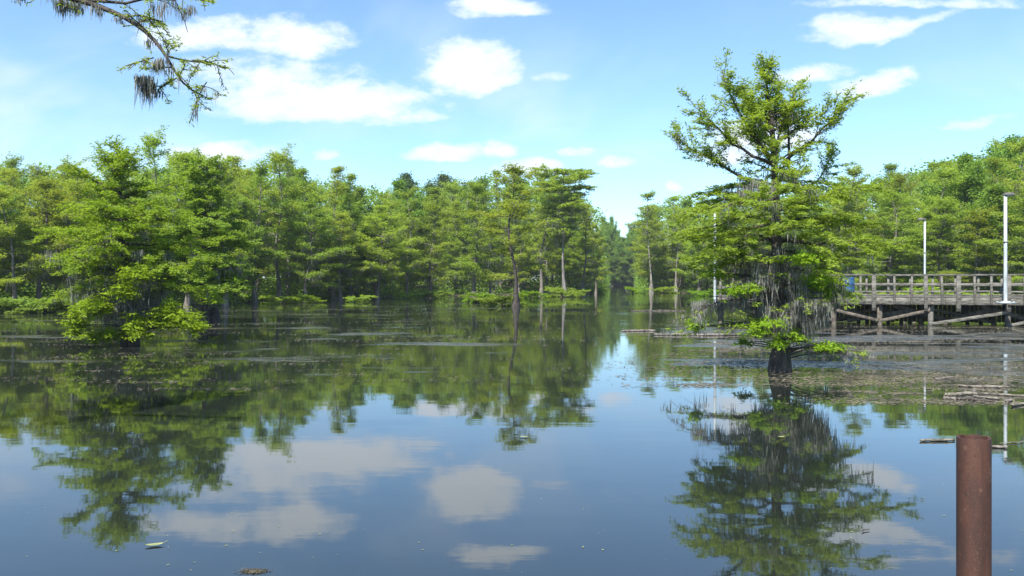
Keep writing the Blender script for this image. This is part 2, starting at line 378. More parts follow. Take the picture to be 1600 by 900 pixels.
def limb(tr, lf, ms, pts, r0, p):
    """a limb along pts with side branches in a flat layer, leaf sprays on those, moss beneath"""
    L = np.sum(np.linalg.norm(np.diff(pts, axis=0), axis=1))
    n = max(6, int(L / .25)); n = min(n, 16); q = resample(pts, n)
    q[1:] += rng.normal(0, .012 * L, (n - 1, 3)) * [1, 1, .7]
    tr.tube(q, np.linspace(r0, max(.006, r0 * .15), n), p.get('sides', 5))
    T = unit(np.gradient(q, axis=0)); SP = []; SD = []; MP = []
    nsub = max(4, int(L * p['subs'])); bare = p.get('bare', .2)
    for si in range(nsub):
        t = bare + (1 - bare) * (si + rng.uniform(.1, .9)) / nsub
        f = t * (n - 1); a = int(min(f, n - 2)); c = q[a] + (q[a + 1] - q[a]) * (f - a); d = T[a]
        hor = unit(np.cross(d, [0, 0, 1.0])) * (1 if si % 2 else -1)
        if p.get('round'): hor = unit(hor + rng.normal(0, .8, 3))
        sd = unit(d * rng.uniform(.35, 1.0) + hor * rng.uniform(.55, 1.0) + np.array([0, 0, rng.normal(p.get('lift', .05), .18)]))
        sL = L * p['sublen'] * (1.15 - .75 * t) * rng.uniform(.6, 1.25) + p.get('submin', .15)
        m_ = 5; u_ = np.linspace(0, 1, m_)[:, None]
        sp = c + sd * sL * u_ + np.array([0, 0, -1]) * sL * p.get('droop', .12) * u_ ** 2 + rng.normal(0, .03 * sL, (m_, 3)) * u_
        if p.get('twigs', True): tr.tube(sp, np.linspace(max(r0 * .22, .006), .004, m_), 3)
        k_ = max(2, int(sL * p['sprays']))
        tt = rng.uniform(.12, 1.02, k_) ** .8 * (m_ - 1); aa = np.minimum(tt.astype(int), m_ - 2)
        pos = sp[aa] + (sp[aa + 1] - sp[aa]) * (tt - aa)[:, None]
        az = rng.normal(0, .55, k_)
        dd = np.stack([sd[0] * np.cos(az) - sd[1] * np.sin(az), sd[0] * np.sin(az) + sd[1] * np.cos(az), np.full(k_, sd[2]) + rng.normal(0, .2, k_)], 1)
        SP.append(pos); SD.append(dd)
        if rng.random() < p['moss']: MP.append(sp[rng.integers(0, 4)])
        if rng.random() < p['moss']: MP.append(c)
    k_ = max(2, int(L * (1 - bare) * p['sprays'] * .6))
    tt = rng.uniform(bare + .1, 1, k_) * (n - 1); aa = np.minimum(tt.astype(int), n - 2)
    SP.append(q[aa]); SD.append(T[aa] + rng.normal(0, .4, (k_, 3)))
    SP = np.concatenate(SP); SD = np.concatenate(SD)
    keep = rng.random(len(SP)) < p.get('keep', 1)
    leaflets(lf, SP[keep], SD[keep], p['k'], p['L'], p['W'], p['spread'], p.get('flat', .35), p.get('ldroop', .15), p.get('frond'))
    if MP: moss(ms, MP, p['mn'], p['mlo'], p['mhi'], p['mw'], p['msp'])

FAR = dict(subs=2.9, sublen=.34, submin=.28, sprays=8.0, k=9, L=.24, W=.10, spread=.23, flat=.5, moss=.34, mn=14, mlo=.25, mhi=1.4, mw=.028, msp=.15, twigs=False, sides=4)

def trunk_path(H, wob, lean=(0, 0), n=14):
    z = np.linspace(0, 1, n) ** 1.15 * H; ph = rng.uniform(0, 6, 4)
    x = wob * np.sin(z / H * 5 + ph[0]) + wob * .5 * np.sin(z / H * 11 + ph[1]); y = wob * np.sin(z / H * 4 + ph[2])
    x -= x[0]; y -= y[0]
    return np.stack([x + lean[0] * z, y + lean[1] * z, z - .3], 1)

def make_proto(name, seed, H, R, h0, n_limbs, profile, elev, mats=('leaf', 'bark'), par=None, flare=2.3, r_tr=.17, wob=.25, mossy=1.0, gap=.12, cat='cypress'):
    global rng; keep = rng; rng = np.random.default_rng(seed)
    p = dict(FAR); p.update(par or {})
    root = empty(name); root['category'] = cat
    tr, lf, ms = Geo(), Geo(), Geo()
    tp = trunk_path(H * .97, wob)
    zz = tp[:, 2] / H
    rad = r_tr * (1 - .88 * np.clip(zz, 0, 1)) * (1 + (flare - 1) * np.exp(-np.clip(zz, 0, 1) * H / .9))
    tr.tube(tp, rad, 9, .10)
    az = rng.uniform(0, 6.28)
    for i in range(n_limbs):
        t = (i + rng.uniform(0, .9)) / n_limbs
        if rng.random() < gap: continue
        z = h0 * H + (1 - h0) * H * .98 * t
        az += 2.4 + rng.normal(0, .5)
        L = R * profile(t) * rng.uniform(.55, 1.25)
        if L < .3: L = .3
        c = np.array([np.interp(z, tp[:, 2], tp[:, 0]), np.interp(z, tp[:, 2], tp[:, 1]), z])
        el = elev(t) + rng.normal(0, .12)
        d = np.array([math.cos(az) * math.cos(el), math.sin(az) * math.cos(el), math.sin(el)])
        u = np.linspace(0, 1, 6)[:, None]
        pts = c + d * L * u + np.array([0, 0, 1.0]) * L * (rng.uniform(-.05, .2) * u ** 2 - .12 * u)
        pp = dict(p); pp['moss'] = p['moss'] * mossy * max(0.05, 1.25 - 1.3 * t)
        limb(tr, lf, ms, pts, .02 + .028 * L * .5, pp)
    # top tuft
    top = tp[-1]
    for i in range(5):
        a = rng.uniform(0, 6.28); d = np.array([math.cos(a) * .5, math.sin(a) * .5, .6]); L = R * .22
        limb(tr, lf, ms, top + d * L * np.linspace(0, 1, 5)[:, None], .02, dict(p, moss=0))
    tr.build('trunk', M[mats[1]], root, True)
    lf.build('crown', M[mats[0]], root)
    if ms.n: ms.build('spanish_moss', M['moss'], root)
    rng = keep
    root['_H'] = H
    return root

def cone(t): return .55 + .45 * math.sin(math.pi * min(1, .25 + t * .55)) if t < .55 else max(.12, 1.0 - (t - .5) * 1.5)
def dome(t): return (max(0.02, 1 - (2 * t - .75) ** 2 * .75) if t > .35 else .9) * (1 if t < .85 else .75)
def umbrella(t): return .3 + .8 * t if t < .90 else .95 - (t - .90) * 2
def spire(t): return max(.15, .9 - .75 * t)
def irregular(t): return .55 + .4 * math.sin(t * 9) ** 2 if t < .75 else .75 - (t - .75) * 1.6

PROTO = {}
def P_(key, *a, **k): PROTO[key] = make_proto(*a, **k)
P_('cone1', 'bald_cypress', 11, 13, 3.4, .16, 42, cone, lambda t: .10 + .55 * t)
P_('cone2', 'bald_cypress', 12, 13, 3.8, .19, 38, cone, lambda t: .05 + .6 * t, mossy=1.4)
P_('cone3', 'bald_cypress', 13, 13, 3.1, .15, 42, irregular, lambda t: .12 + .5 * t, gap=.2)
P_('dome1', 'bald_cypress', 21, 13, 4.4, .17, 50, dome, lambda t: .1 + .75 * t, gap=.05)
P_('dome2', 'bald_cypress', 22, 13, 4.0, .14, 48, dome, lambda t: .05 + .8 * t, gap=.08, mossy=1.2)
P_('irr1', 'bald_cypress', 31, 13, 3.6, .22, 36, irregular, lambda t: .15 + .5 * t, gap=.22, wob=.35)
P_('irr2', 'bald_cypress', 32, 13, 3.3, .30, 32, irregular, lambda t: .2 + .55 * t, gap=.25, wob=.4)
P_('umb1', 'bald_cypress', 41, 13, 3.7, .44, 56, umbrella, lambda t: .14 + .12 * t, gap=.08, wob=.10, par=dict(flat=.3, L=.26, W=.11, spread=.2), mats=('leaf', 'bark_pale'), r_tr=.13, flare=3.2, mossy=.9)
P_('slim1', 'bald_cypress', 51, 13, 2.0, .32, 30, irregular, lambda t: .1 + .4 * t, gap=.25, mats=('leaf', 'bark_pale'), r_tr=.10, flare=3.8, mossy=1.3)
P_('slim2', 'bald_cypress', 52, 13, 2.3, .12, 38, spire, lambda t: .1 + .4 * t, gap=.2, mossy=1.2)
P_('open1', 'bald_cypress', 61, 13, 3.3, .20, 36, irregular, lambda t: .12 + .5 * t, gap=.22, r_tr=.14, flare=2.8, mats=('leaf', 'bark_dark'), wob=.3, mossy=.9)
BR = dict(round=True, flat=.8, spread=.26, k=9, L=.26, W=.17, sprays=7.5, moss=0.0)
P_('oak1', 'broadleaf_tree', 71, 13, 4.2, .12, 50, dome, lambda t: .15 + .85 * t, mats=('leaf_mid', 'bark_dark'), par=BR, flare=1.4, gap=.03, cat='tree')
P_('pine1', 'pine_tree', 72, 13, 3.0, .45, 40, dome, lambda t: .1 + .6 * t, mats=('leaf_dark', 'bark_dark'), par=BR, flare=1.2, gap=.1, cat='pine')
used = {k: False for k in PROTO}
kids = {k: list(o.children) for k, o in PROTO.items()}

def place(key, px, D, top_py, label, group=None, wide=1.0, rz=None, cat=None, extra=0):
    """stand a tree of one kind at distance D so that it reaches the height the photo shows"""
    src = PROTO[key]
    if not used[key]:
        r = src; used[key] = True
    else:
        r = src.copy(); col.objects.link(r)
        for c in kids[key]:
            d = c.copy(); col.objects.link(d); d.parent = r
    Ht = EYE + (HZ - top_py) / F * D + extra
    s = Ht / 12.95
    zb = 0.0 if D <= shore(px) + 1 else .3
    r.location = ((px - 800) / F * D, D, zb)
    r.rotation_euler = (0, 0, rz if rz is not None else rng.uniform(0, 6.28))
    sw = (s * .5 + .5) * wide
    r.scale = (sw, sw, s)
    for kk in ('label', 'group'):
        if kk in r: del r[kk]
    tag(r, label, cat or src['category'], group)
    return r

# ---- trees at the water's edge that can be told apart (photo x, distance, photo y of the top)
FR = [
 ('dome2', -40, 58, 268, 'leafy green cypress cut by the left edge of the photo', 1.0),
 ('irr1', 18, 57, 300, 'dark trunked cypress with open limbs close to the left edge of the picture', 1.0),
 ('cone2', 62, 60, 292, 'low spreading cypress just left of the big leafy cypress standing in the water', 1.0),
 ('dome1', 112, 63, 275, 'broad shore cypress whose crown shows behind the left flank of the big leafy one', .95),
 ('irr2', 240, 68, 222, 'tall cypress with bare pale upper trunk and thin top behind the leafy spire', .8),
 ('cone1', 292, 66, 240, 'full green cypress under the low white cloud at left', .9),
 ('cone3', 352, 68, 258, 'rounded cypress with grey moss left of the gap where the shore steps back', .9),
 ('irr1', 398, 80, 262, 'cypress of the step-back shore, first right of the nearer left-hand clump', .9),
 ('irr2', 437, 84, 247, 'tall cypress with a forked airy top rising above the left-centre wood', 1.0),
 ('cone2', 478, 84, 318, 'low mossy cypress at the water with pale curtains of moss on drooping limbs', 1.1),
 ('slim2', 522, 90, 264, 'thin pointed cypress poking above the wood left of the skyline dip', 1.0),
 ('slim2', 549, 92, 272, 'dark narrow cypress top standing right beside the skyline dip', .9),
 ('dome1', 590, 92, 322, 'pale green rounded cypress at the water, largest dome of the centre-left shore', 1.1),
 ('cone3', 533, 88, 335, 'short layered cypress overhanging the water below the skyline dip', 1.0),
 ('irr1', 634, 102, 300, 'cypress with two grey trunks in the shaded opening of the central shore', .9),
 ('cone1', 672, 104, 318, 'broad layered cypress over the dark inlet at mid shore', 1.0),
 ('cone3', 741, 81, 290, 'cypress on a dark swollen foot standing in the water left of the tallest near trunk', 1.0),
 ('slim2', 768, 84, 330, 'short mossy cypress squeezed between two taller ones standing in the water', .8),
 ('open1', 806, 66, 260, 'open layered cypress with dark wet swollen base, nearest of the middle group', 1.15),
 ('irr2', 845, 112, 272, 'cypress behind and left of the flat topped one', .9),
 ('umb1', 882, 108, 264, 'tall flat topped umbrella shaped cypress with pale straight trunk in the middle', 1.2),
 ('slim2', 912, 116, 318, 'cypress with bulging grey foot at the point right of the flat topped one', 1.1),
 ('cone2', 931, 126, 352, 'last small cypress on the point before the open channel', .8),
 ('slim1', 1018, 138, 300, 'slender high crowned cypress standing in the water right of the channel', 1.25),
 ('slim1', 1056, 139, 306, 'cypress with a bright white flared foot right of the slender one by the channel', 1.15),
 ('cone1', 1092, 128, 322, 'leafy cypress behind the leftmost lamp post', 1.1),
 ('dome2', 1142, 124, 318, 'dense shore cypress seen between the leftmost lamp post and the big mossy cypress', 1.0),
 ('irr2', 1338, 92, 270, 'cypress with crooked dark top just right of the big mossy cypress crown', .9),
 ('cone1', 1392, 80, 300, 'layered cypress behind the rails, left of the middle lamp post', 1.1),
 ('open1', 1470, 74, 318, 'cypress with tall dark trunk and flat layers right of the middle lamp post', 1.05),
 ('cone3', 1535, 68, 335, 'layered shore cypress between the two right-hand lamp posts', 1.1),
 ('dome2', 1602, 63, 300, 'big shore cypress cut by the right edge behind the tallest lamp post', 1.0),
 ('oak1', 957, 296, 342, 'round dark tree at the far end of the channel', .62),
 ('oak1', 985, 305, 366, 'lower green tree right of the round dark one at the channel end', .6),
 ('pine1', 632, 150, 276, 'dark pine top standing above the trees left of the middle', 1.1),
 ('pine1', 690, 155, 278, 'right-hand dark pine top above the trees of the middle shore', 1.2),
]
for key, px, D, ty, lab, wd in FR:
    place(key, px, D, ty, lab, None, wd)

ZONES = [(-999, 165, 'cypresses of the left wood', 'crown in the mass of trees behind the far left shore'),
         (165, 370, 'cypresses behind the leafy spire', 'crown in the wood right behind the big leafy cypress at left'),
         (370, 620, 'cypresses of the left-centre wood', 'crown in the wood of the left-centre shore'),
         (620, 950, 'cypresses of the central wood', 'crown in the wood behind the flat topped cypress'),
         (950, 1000, 'trees at the channel end', 'far small tree closing the end of the channel'),
         (1000, 1320, 'cypresses of the wood behind the mossy cypress', 'crown in the wood seen behind the big mossy cypress'),
         (1320, 9999, 'cypresses of the wood behind the boardwalk', 'crown in the rising wood behind the boardwalk rails')]
MIX = ['dome1', 'dome2', 'cone1', 'cone2', 'cone3', 'irr1', 'irr2', 'dome1', 'open1', 'oak1', 'slim2']
n_back = 0
for r_i, (off, frac, jit) in enumerate([(3, .62, .16), (8, .76, .14), (14, .88, .10), (22, .95, .07), (33, .97, .06), (50, .95, .05)]):
    px = -150.0 + 17 * r_i
    while px < 1760:
        D = shore(px) + off + rng.uniform(-1.5, 1.5)
        step = 5.0 * F / D * rng.uniform(.7, 1.3) * (1 + .12 * r_i)
        near_gap = 938 < px < 1004
        key = MIX[rng.integers(0, len(MIX))]
        if near_gap:
            D = 290 + off + rng.uniform(-4, 4)
            f = min(.97, frac + .1); step = 7
            if r_i > 2: px += 20; continue
            key = 'oak1'
        # keep the channel open: no crown of the two points may lean across it
        elif 925 < px < 940 or 1004 < px < 1014: px += 6; continue
        f = frac + rng.uniform(-jit, jit)
        ty = HZ - (HZ - skyline(px)) * min(f, 1.03)
        z = [z for z in ZONES if z[0] <= px < z[1]][0]
        nm = 'broadleaf tree ' if key == 'oak1' else 'cypress '
        lab = z[3] if z[3].startswith('far') else nm + z[3]
        place(key, px, D, ty, lab, z[2] if key != 'oak1' else z[2].replace('cypresses', 'broadleaf trees'), rng.uniform(.85, 1.1))
        n_back += 1
        px += step
print('back trees', n_back)

# undergrowth that closes the shore line: nobody could count it
g = Geo(); pts = []
for k_ in range(7000):
    px = rng.uniform(-200, 1800)
    D = shore(px) + rng.uniform(1.5, 12)
    if k_ > 6000: px = rng.uniform(939, 1003)
    if 936 < px < 1004: D = 292 + rng.uniform(0, 8)
    pts.append(((px - 800) / F * D, D, abs(rng.normal(0, .7 if not 936 < px < 1004 else 3.0)) * (1 + .5 * math.sin(px * .045)) + .1))
for k_ in range(1800):
    f = rng.random(); D = 133 + 155 * f
    px = (938 + 14 * f - rng.uniform(0, 3)) if k_ % 2 else (1004 - 12 * f + rng.uniform(0, 3))
    pts.append(((px - 800) / F * D, D, abs(rng.normal(0, .6 + 2.2 * f))))
leaflets(g, np.array(pts), rng.normal(0, 1, (len(pts), 3)), 12, .34, .18, .38, .9)
tag(g.build('undergrowth', M['leaf_mid']), kind='stuff')

# the far mass of the wood behind the trees one can tell apart
g = Geo(); pts = []
for k_ in range(16000):
    px = rng.uniform(-250, 1850)
    if 940 < px < 1002: continue
    D = shore(px) + rng.uniform(48, 75)
    lump = .90 + .05 * math.sin(px * .11) + .04 * math.sin(px * .27 + 1)
    top = EYE + (HZ - skyline(px)) / F * D * lump
    pts.append(((px - 800) / F * D, D, top * (1 - rng.random() ** 1.5)))
for k_ in range(9000):              # its dark lower storey
    px = rng.uniform(-250, 1850)
    if 942 < px < 1000: continue
    D = shore(px) + rng.uniform(26, 60); pts.append(((px - 800) / F * D, D, 1 + 6.5 * rng.random()))
leaflets(g, np.array(pts), rng.normal(0, 1, (len(pts), 3)), 12, .60, .36, .75, .7)
tag(g.build('far_woods', M['leaf_mid']), kind='stuff')

# ------------------------------------------------------------------ low sprays of leaves over the water
def shrub(name, seed, R, H, n, matk, par):
    global rng; kp = rng; rng = np.random.default_rng(seed)
    root = empty(name); st, lf, ms = Geo(), Geo(), Geo()
    for i in range(n):
        a = i * 2.4 + rng.normal(0, .3); el = rng.uniform(.1, .9)
        L = R * rng.uniform(.6, 1.1); u = np.linspace(0, 1, 6)[:, None]
        pts = np.array([0, 0, .02]) + np.array([math.cos(a), math.sin(a), 0]) * L * u + np.array([0, 0, 1.0]) * (H * el * np.sin(u * 2.0))
        limb(st, lf, ms, pts, .035, par)
    st.build('stem', M['bark_dark'], root, True); lf.build('foliage', M[matk], root)
    rng = kp; return root
sp_ = dict(FAR, subs=3.2, sublen=.45, sprays=11, k=7, L=.22, W=.08, spread=.10, moss=0, twigs=False)
shr = [shrub('shore_shrub', 90 + i, 1.9, .9, 11, ('leaf_mid', 'leaf_bright', 'leaf')[i], sp_) for i in range(3)]
SH = [(128, 56, 'left of the big leafy cypress on the wooded bank', 1.2), (30, 54, 'at the left edge under the dark trunked cypress', 1.1), (75, 55, 'second from the left edge, on the dark bank', 1.2),
      (440, 76, 'first right of the step in the left shore', .9), (470, 78, 'beneath the pale curtains of moss', 1.0), (560, 82, 'under the short layered cypress below the skyline dip', .8), (640, 95, 'in front of the two grey trunks', 1.0),
      (680, 98, 'right of the two grey trunks', 1.1), (755, 79, 'at the foot of the mossy cypress left of the dark wet trunk', 1.2), (785, 68, 'round the foot of the dark wet trunk, left side', 1.1),
      (828, 100, 'between the dark wet trunk and flat topped cypress', 1.1), (880, 106, 'round the pale foot of the flat topped cypress', 1.5), (1000, 140, 'right bank of the channel mouth', 1.3),
      (1036, 138, 'between the two white footed cypresses', 1.3), (1100, 110, 'beside the base of the leftmost lamp post', 1.2),
      (1505, 62, 'behind the rails between the right-hand lamp posts', 1.9), (1420, 66, 'behind the rails left of the middle lamp post', 1.5), (1365, 68, 'behind the rails right of the blue barrel', 1.4)]
shr_used = set()
for i, (px, D, where, s) in enumerate(SH):
    ti = 0 if i < 3 else 1 + i % 2; src = shr[ti]
    if ti not in shr_used: r = src; shr_used.add(ti)
    else:
        r = src.copy(); col.objects.link(r)
        for c in src.children:
            if c.name.startswith(('stem', 'foliage')) and c.parent == src:
                d = c.copy(); col.objects.link(d); d.parent = r
    r.location = ((px - 800) / F * D, D, 0); r.rotation_euler = (0, 0, rng.uniform(0, 6)); r.scale = (s, s, s * .9)
    if 'group' in r: del r['group']
    tag(r, 'low green bush ' + where, 'bush', 'low bushes along the water')

# ------------------------------------------------------------------ the big mossy cypress at right
HD = F * EYE / (580 - HZ)
HP = dict(subs=5.2, sublen=.30, submin=.18, sprays=15, k=12, L=.105, W=.030, spread=.035, moss=.08, mn=22, mlo=.12, mhi=.6, mw=.014, msp=.07, sides=6, frond=.26, bare=.18, droop=.16)
def px_path(lst, D, dep=0.0):
    n = len(lst); return np.array([at(a, b, D) + np.array([0, dep * i / (n - 1), 0]) for i, (a, b) in enumerate(lst)])
def near_tree(name, label, base_px, D, trunk, limbs, tufts, moss_list, par, r0, flare, auto=(), seed=5, leafm='leaf_near', extra_moss=()):
    global rng; kp = rng; rng = np.random.default_rng(seed)
    base = np.array([(base_px - 800) / F * D, D, 0.0])
    root = empty(name, tuple(base)); tag(root, label, 'cypress')
    tr, lf, ms, lb = Geo(), Geo(), Geo(), Geo()
    tp = resample(px_path(trunk, D), 30) - base; tp[0, 2] = -.4
    hgt = tp[:, 2]; Htop = hgt[-1]
    rad = r0 * np.clip(1 - hgt / Htop, 0.03, 1) ** .8 * (1 + (flare - 1) * np.exp(-np.clip(hgt, 0, 99) / .55))
    tr.tube(tp, rad, 26, .13)
    for lst, dep, r, kw in limbs:
        limb(tr, lf, ms, px_path(lst, D, dep) - base, r, dict(par, **kw))
    for (z0, z1, n, Llo, Lhi, el, kw) in auto:          # limbs that go round the trunk in every direction
        a = rng.uniform(0, 6)
        for i in range(n):
            a += 2.4 + rng.normal(0, .3); z = z0 + (z1 - z0) * (i + rng.random()) / n
            c = np.array([np.interp(z, hgt, tp[:, 0]), np.interp(z, hgt, tp[:, 1]), z]); L = rng.uniform(Llo, Lhi)
            e = el + rng.normal(0, .12); u = np.linspace(0, 1, 6)[:, None]
            d = np.array([math.cos(a) * math.cos(e), math.sin(a) * math.cos(e), math.sin(e)])
            limb(tr, lf, ms, c + d * L * u + np.array([0, 0, -.10 * L]) * u ** 2, .014 + .016 * L, dict(par, **kw))
    for (px, py, dep, rx, rz, n) in tufts:              # bright low clumps growing from the trunk and limbs
        c = at(px, py, D + dep) - base
        pos = c + rng.normal(0, 1, (n, 3)) * [rx * .45, rx * .45, rz * .45]
        out = pos - c; out[:, 2] = rng.normal(-.1, .2, n) * rx
        leaflets(lb, pos, out + 1e-3, par['k'], par['L'] * 1.05, par['W'] * 1.1, .02, .35, .3, par['frond'])
        foot = np.array([np.interp(max(c[2] - .1, .1), hgt, tp[:, 0]), np.interp(max(c[2] - .1, .1), hgt, tp[:, 1]), max(c[2] - .12, .12)])
        for _ in range(3):
            tr.tube(resample([foot, (foot + c) / 2 + rng.normal(0, .05, 3) + [0, 0, .08], c + rng.normal(0, rx * .3, 3) * [1, 1, .3]], 7), np.linspace(.022, .006, 7), 5)
    for (px0, px1, py0, py1, dep, n, lo, hi) in moss_list:   # curtains of moss from the limbs
        P = np.array([at(rng.uniform(px0, px1), rng.uniform(py0, py1), D) + [0, rng.uniform(-dep, dep), 0] - base for _ in range(n)])
        moss(ms, P, par['mn'], lo, hi, par['mw'], par['msp'])
        for q_ in P[::4]:                                # the twigs they hang from
            z = max(q_[2] - .25, .15); c = np.array([np.interp(z, hgt, tp[:, 0]), np.interp(z, hgt, tp[:, 1]), z])
            tr.tube(resample([c, (c + q_) / 2 + [0, 0, .12] + rng.normal(0, .05, 3), q_], 7), np.linspace(.02, .006, 7), 4)
    tr.build('trunk', M['bark_dark'], root, True)
    lf.build('crown', M[leafm], root)
    if lb.n: lb.build('fresh_shoots', M['leaf_bright'], root)
    ms.build('spanish_moss', M['moss'], root)
    rng = kp
    return root

up = dict(lift=.18, round=True, subs=7.0, sublen=.27, submin=.26, sprays=17, droop=.02, bare=.3, moss=.03, spread=.045, keep=.9)
lay = dict(subs=6, sublen=.40, submin=.35, sprays=15, bare=.15, moss=.12)
limbs = [
 ([(1210, 255), (1180, 222), (1153, 183), (1136, 152), (1124, 122)], -.3, .050, up),
 ([(1208, 258), (1153, 233), (1110, 207), (1090, 192), (1076, 178)], -.9, .045, dict(up, bare=.3)),
 ([(1190, 292), (1153, 273), (1120, 247), (1090, 234), (1060, 205)], .4, .045, dict(up, bare=.3)),
 ([(1232, 262), (1240, 200), (1228, 160), (1222, 138)], .6, .042, up),
 ([(1222, 256), (1250, 232), (1275, 212), (1296, 186), (1312, 160)], -.4, .048, dict(up, bare=.4)),
 ([(1224, 300), (1262, 292), (1288, 283), (1300, 260), (1312, 235)], .5, .036, dict(up, bare=.55, subs=6)),
 ([(1212, 240), (1225, 190), (1248, 165), (1258, 140)], .9, .032, up),
 ([(1208, 200), (1180, 165), (1172, 145), (1166, 128)], 1.0, .028, up),
 ([(1212, 244), (1196, 200), (1188, 160), (1176, 140)], .5, .03, up),
 ([(1210, 225), (1240, 204), (1262, 190), (1284, 180)], -.5, .03, up),
 ([(1206, 195), (1230, 168), (1240, 140)], -.3, .025, up),
 ([(1209, 232), (1180, 215), (1160, 205), (1148, 208)], -.6, .025, up),
 ([(1213, 330), (1260, 312), (1300, 300), (1345, 298)], -.6, .045, lay),
 ([(1213, 345), (1270, 340), (1320, 345), (1368, 350)], .8, .045, lay),
 ([(1214, 372), (1260, 385), (1315, 375), (1372, 385)], -1.0, .05, lay),
 ([(1214, 345), (1183, 333), (1140, 345), (1085, 362)], .9, .045, lay),
 ([(1214, 335), (1170, 318), (1120, 325), (1072, 335)], -1.2, .045, lay),
 ([(1214, 382), (1180, 362), (1140, 375), (1098, 402)], -.4, .045, lay),
 ([(1214, 398), (1170, 398), (1135, 412), (1100, 418)], .5, .040, lay),
 ([(1214, 392), (1255, 395), (1300, 402), (1345, 398)], .7, .040, lay),
 ([(1212, 300), (1180, 290), (1140, 288), (1110, 300)], .6, .036, lay),
 ([(1212, 285), (1240, 275), (1275, 285), (1305, 300)], 1.1, .036, lay),
 ([(1216, 420), (1255, 418), (1290, 430), (1305, 455)], -.5, .040, dict(lay, moss=.7, bare=.35)),
 ([(1216, 470), (1180, 462), (1120, 470), (1068, 498)], -.3, .045, dict(lay, moss=.6, keep=.05, mhi=.45)),
 ([(1217, 498), (1190, 500), (1130, 508), (1072, 512)], .4, .030, dict(lay, moss=.2, keep=.08)),
 ([(1219, 532), (1250, 528), (1290, 540), (1322, 545)], -.4, .030, dict(lay, moss=.7, keep=.3, mhi=.35, bare=.5)),
]
near_tree('bald_cypress', 'big solitary cypress hung with grey moss, its dark foot alone in open water at right', 1219, HD,
          [(1219, 583), (1221, 540), (1226, 500), (1217, 450), (1214, 400), (1213, 330), (1211, 270), (1207, 200), (1199, 140), (1191, 86)],
          limbs,
          [(1275, 440, -.6, .45, .28, 90), (1295, 462, -.6, .20, .5, 36), (1195, 505, -.6, .60, .09, 50), (1088, 510, .0, .26, .12, 30), (1214, 537, -.55, .28, .15, 38),
           (1293, 543, -.5, .42, .12, 45), (1250, 530, -.5, .20, .10, 20), (1160, 535, .4, .2, .1, 20), (1228, 520, -.5, .30, .10, 24), (1180, 520, -.7, .25, .08, 22), (1150, 455, -.6, .3, .1, 40), (1120, 430, -.2, .4, .1, 40), (1170, 450, -.7, .35, .1, 40), (1255, 405, -1.2, .4, .15, 60)],
          [(1160, 1255, 385, 440, .8, 64, .3, 1.1), (1150, 1298, 425, 478, .8, 96, .2, .9), (1085, 1150, 468, 478, .3, 20, .15, .42), (1190, 1290, 460, 500, .8, 80, .3, .8), (1185, 1262, 470, 515, .35, 110, .2, .7), (1255, 1325, 535, 548, .4, 24, .1, .4), (1150, 1200, 280, 300, .8, 22, .3, .7)],
          HP, .17, 1.75,
          auto=[(2.5, 4.3, 12, 1.0, 2.0, .12, lay), (4.3, 6.3, 24, .45, 1.15, .42, up), (6.3, 7.35, 12, .12, .32, .8, up), (1.2, 2.4, 10, .5, 1.2, .1, dict(lay, keep=.25, moss=1.0))], seed=5)

# ------------------------------------------------------------------ the big leafy cypress at left, and its companion
LD = F * EYE / (538 - HZ)
LP = dict(HP, L=.135, W=.042, frond=.34, sprays=15, k=11, mw=.022, msp=.09, spread=.06)
layL = dict(subs=5.0, sublen=.38, submin=.4, sprays=12, bare=.12, moss=.12)
limL = [
 ([(188, 300), (160, 290), (140, 278), (128, 262)], -.6, .05, layL), ([(188, 330), (150, 322), (125, 318), (108, 312)], .8, .05, layL),
 ([(189, 370), (150, 362), (122, 362), (102, 368)], -1.1, .055, layL), ([(190, 400), (150, 402), (126, 408), (106, 420)], .6, .055, layL),
 ([(186, 262), (172, 254), (160, 244), (150, 232)], .5, .03, dict(layL, submin=.2)), ([(186, 270), (200, 262), (212, 252), (222, 240)], -.5, .03, dict(layL, submin=.2)), ([(188, 310), (215, 296), (240, 290), (262, 280)], .8, .05, layL), ([(189, 345), (225, 335), (255, 335), (288, 330)], -.8, .055, layL),
 ([(190, 385), (230, 378), (270, 382), (318, 372)], 1.0, .055, layL), ([(191, 410), (235, 405), (280, 415), (325, 410)], -.9, .055, layL),
 ([(193, 440), (235, 436), (275, 445), (318, 452)], .5, .05, layL), ([(193, 440), (160, 440), (130, 452), (105, 462)], -.5, .05, layL),
 ([(190, 360), (200, 350), (210, 362), (215, 385)], -2.2, .05, layL), ([(190, 390), (180, 385), (170, 395), (160, 415)], -2.4, .05, layL),
]
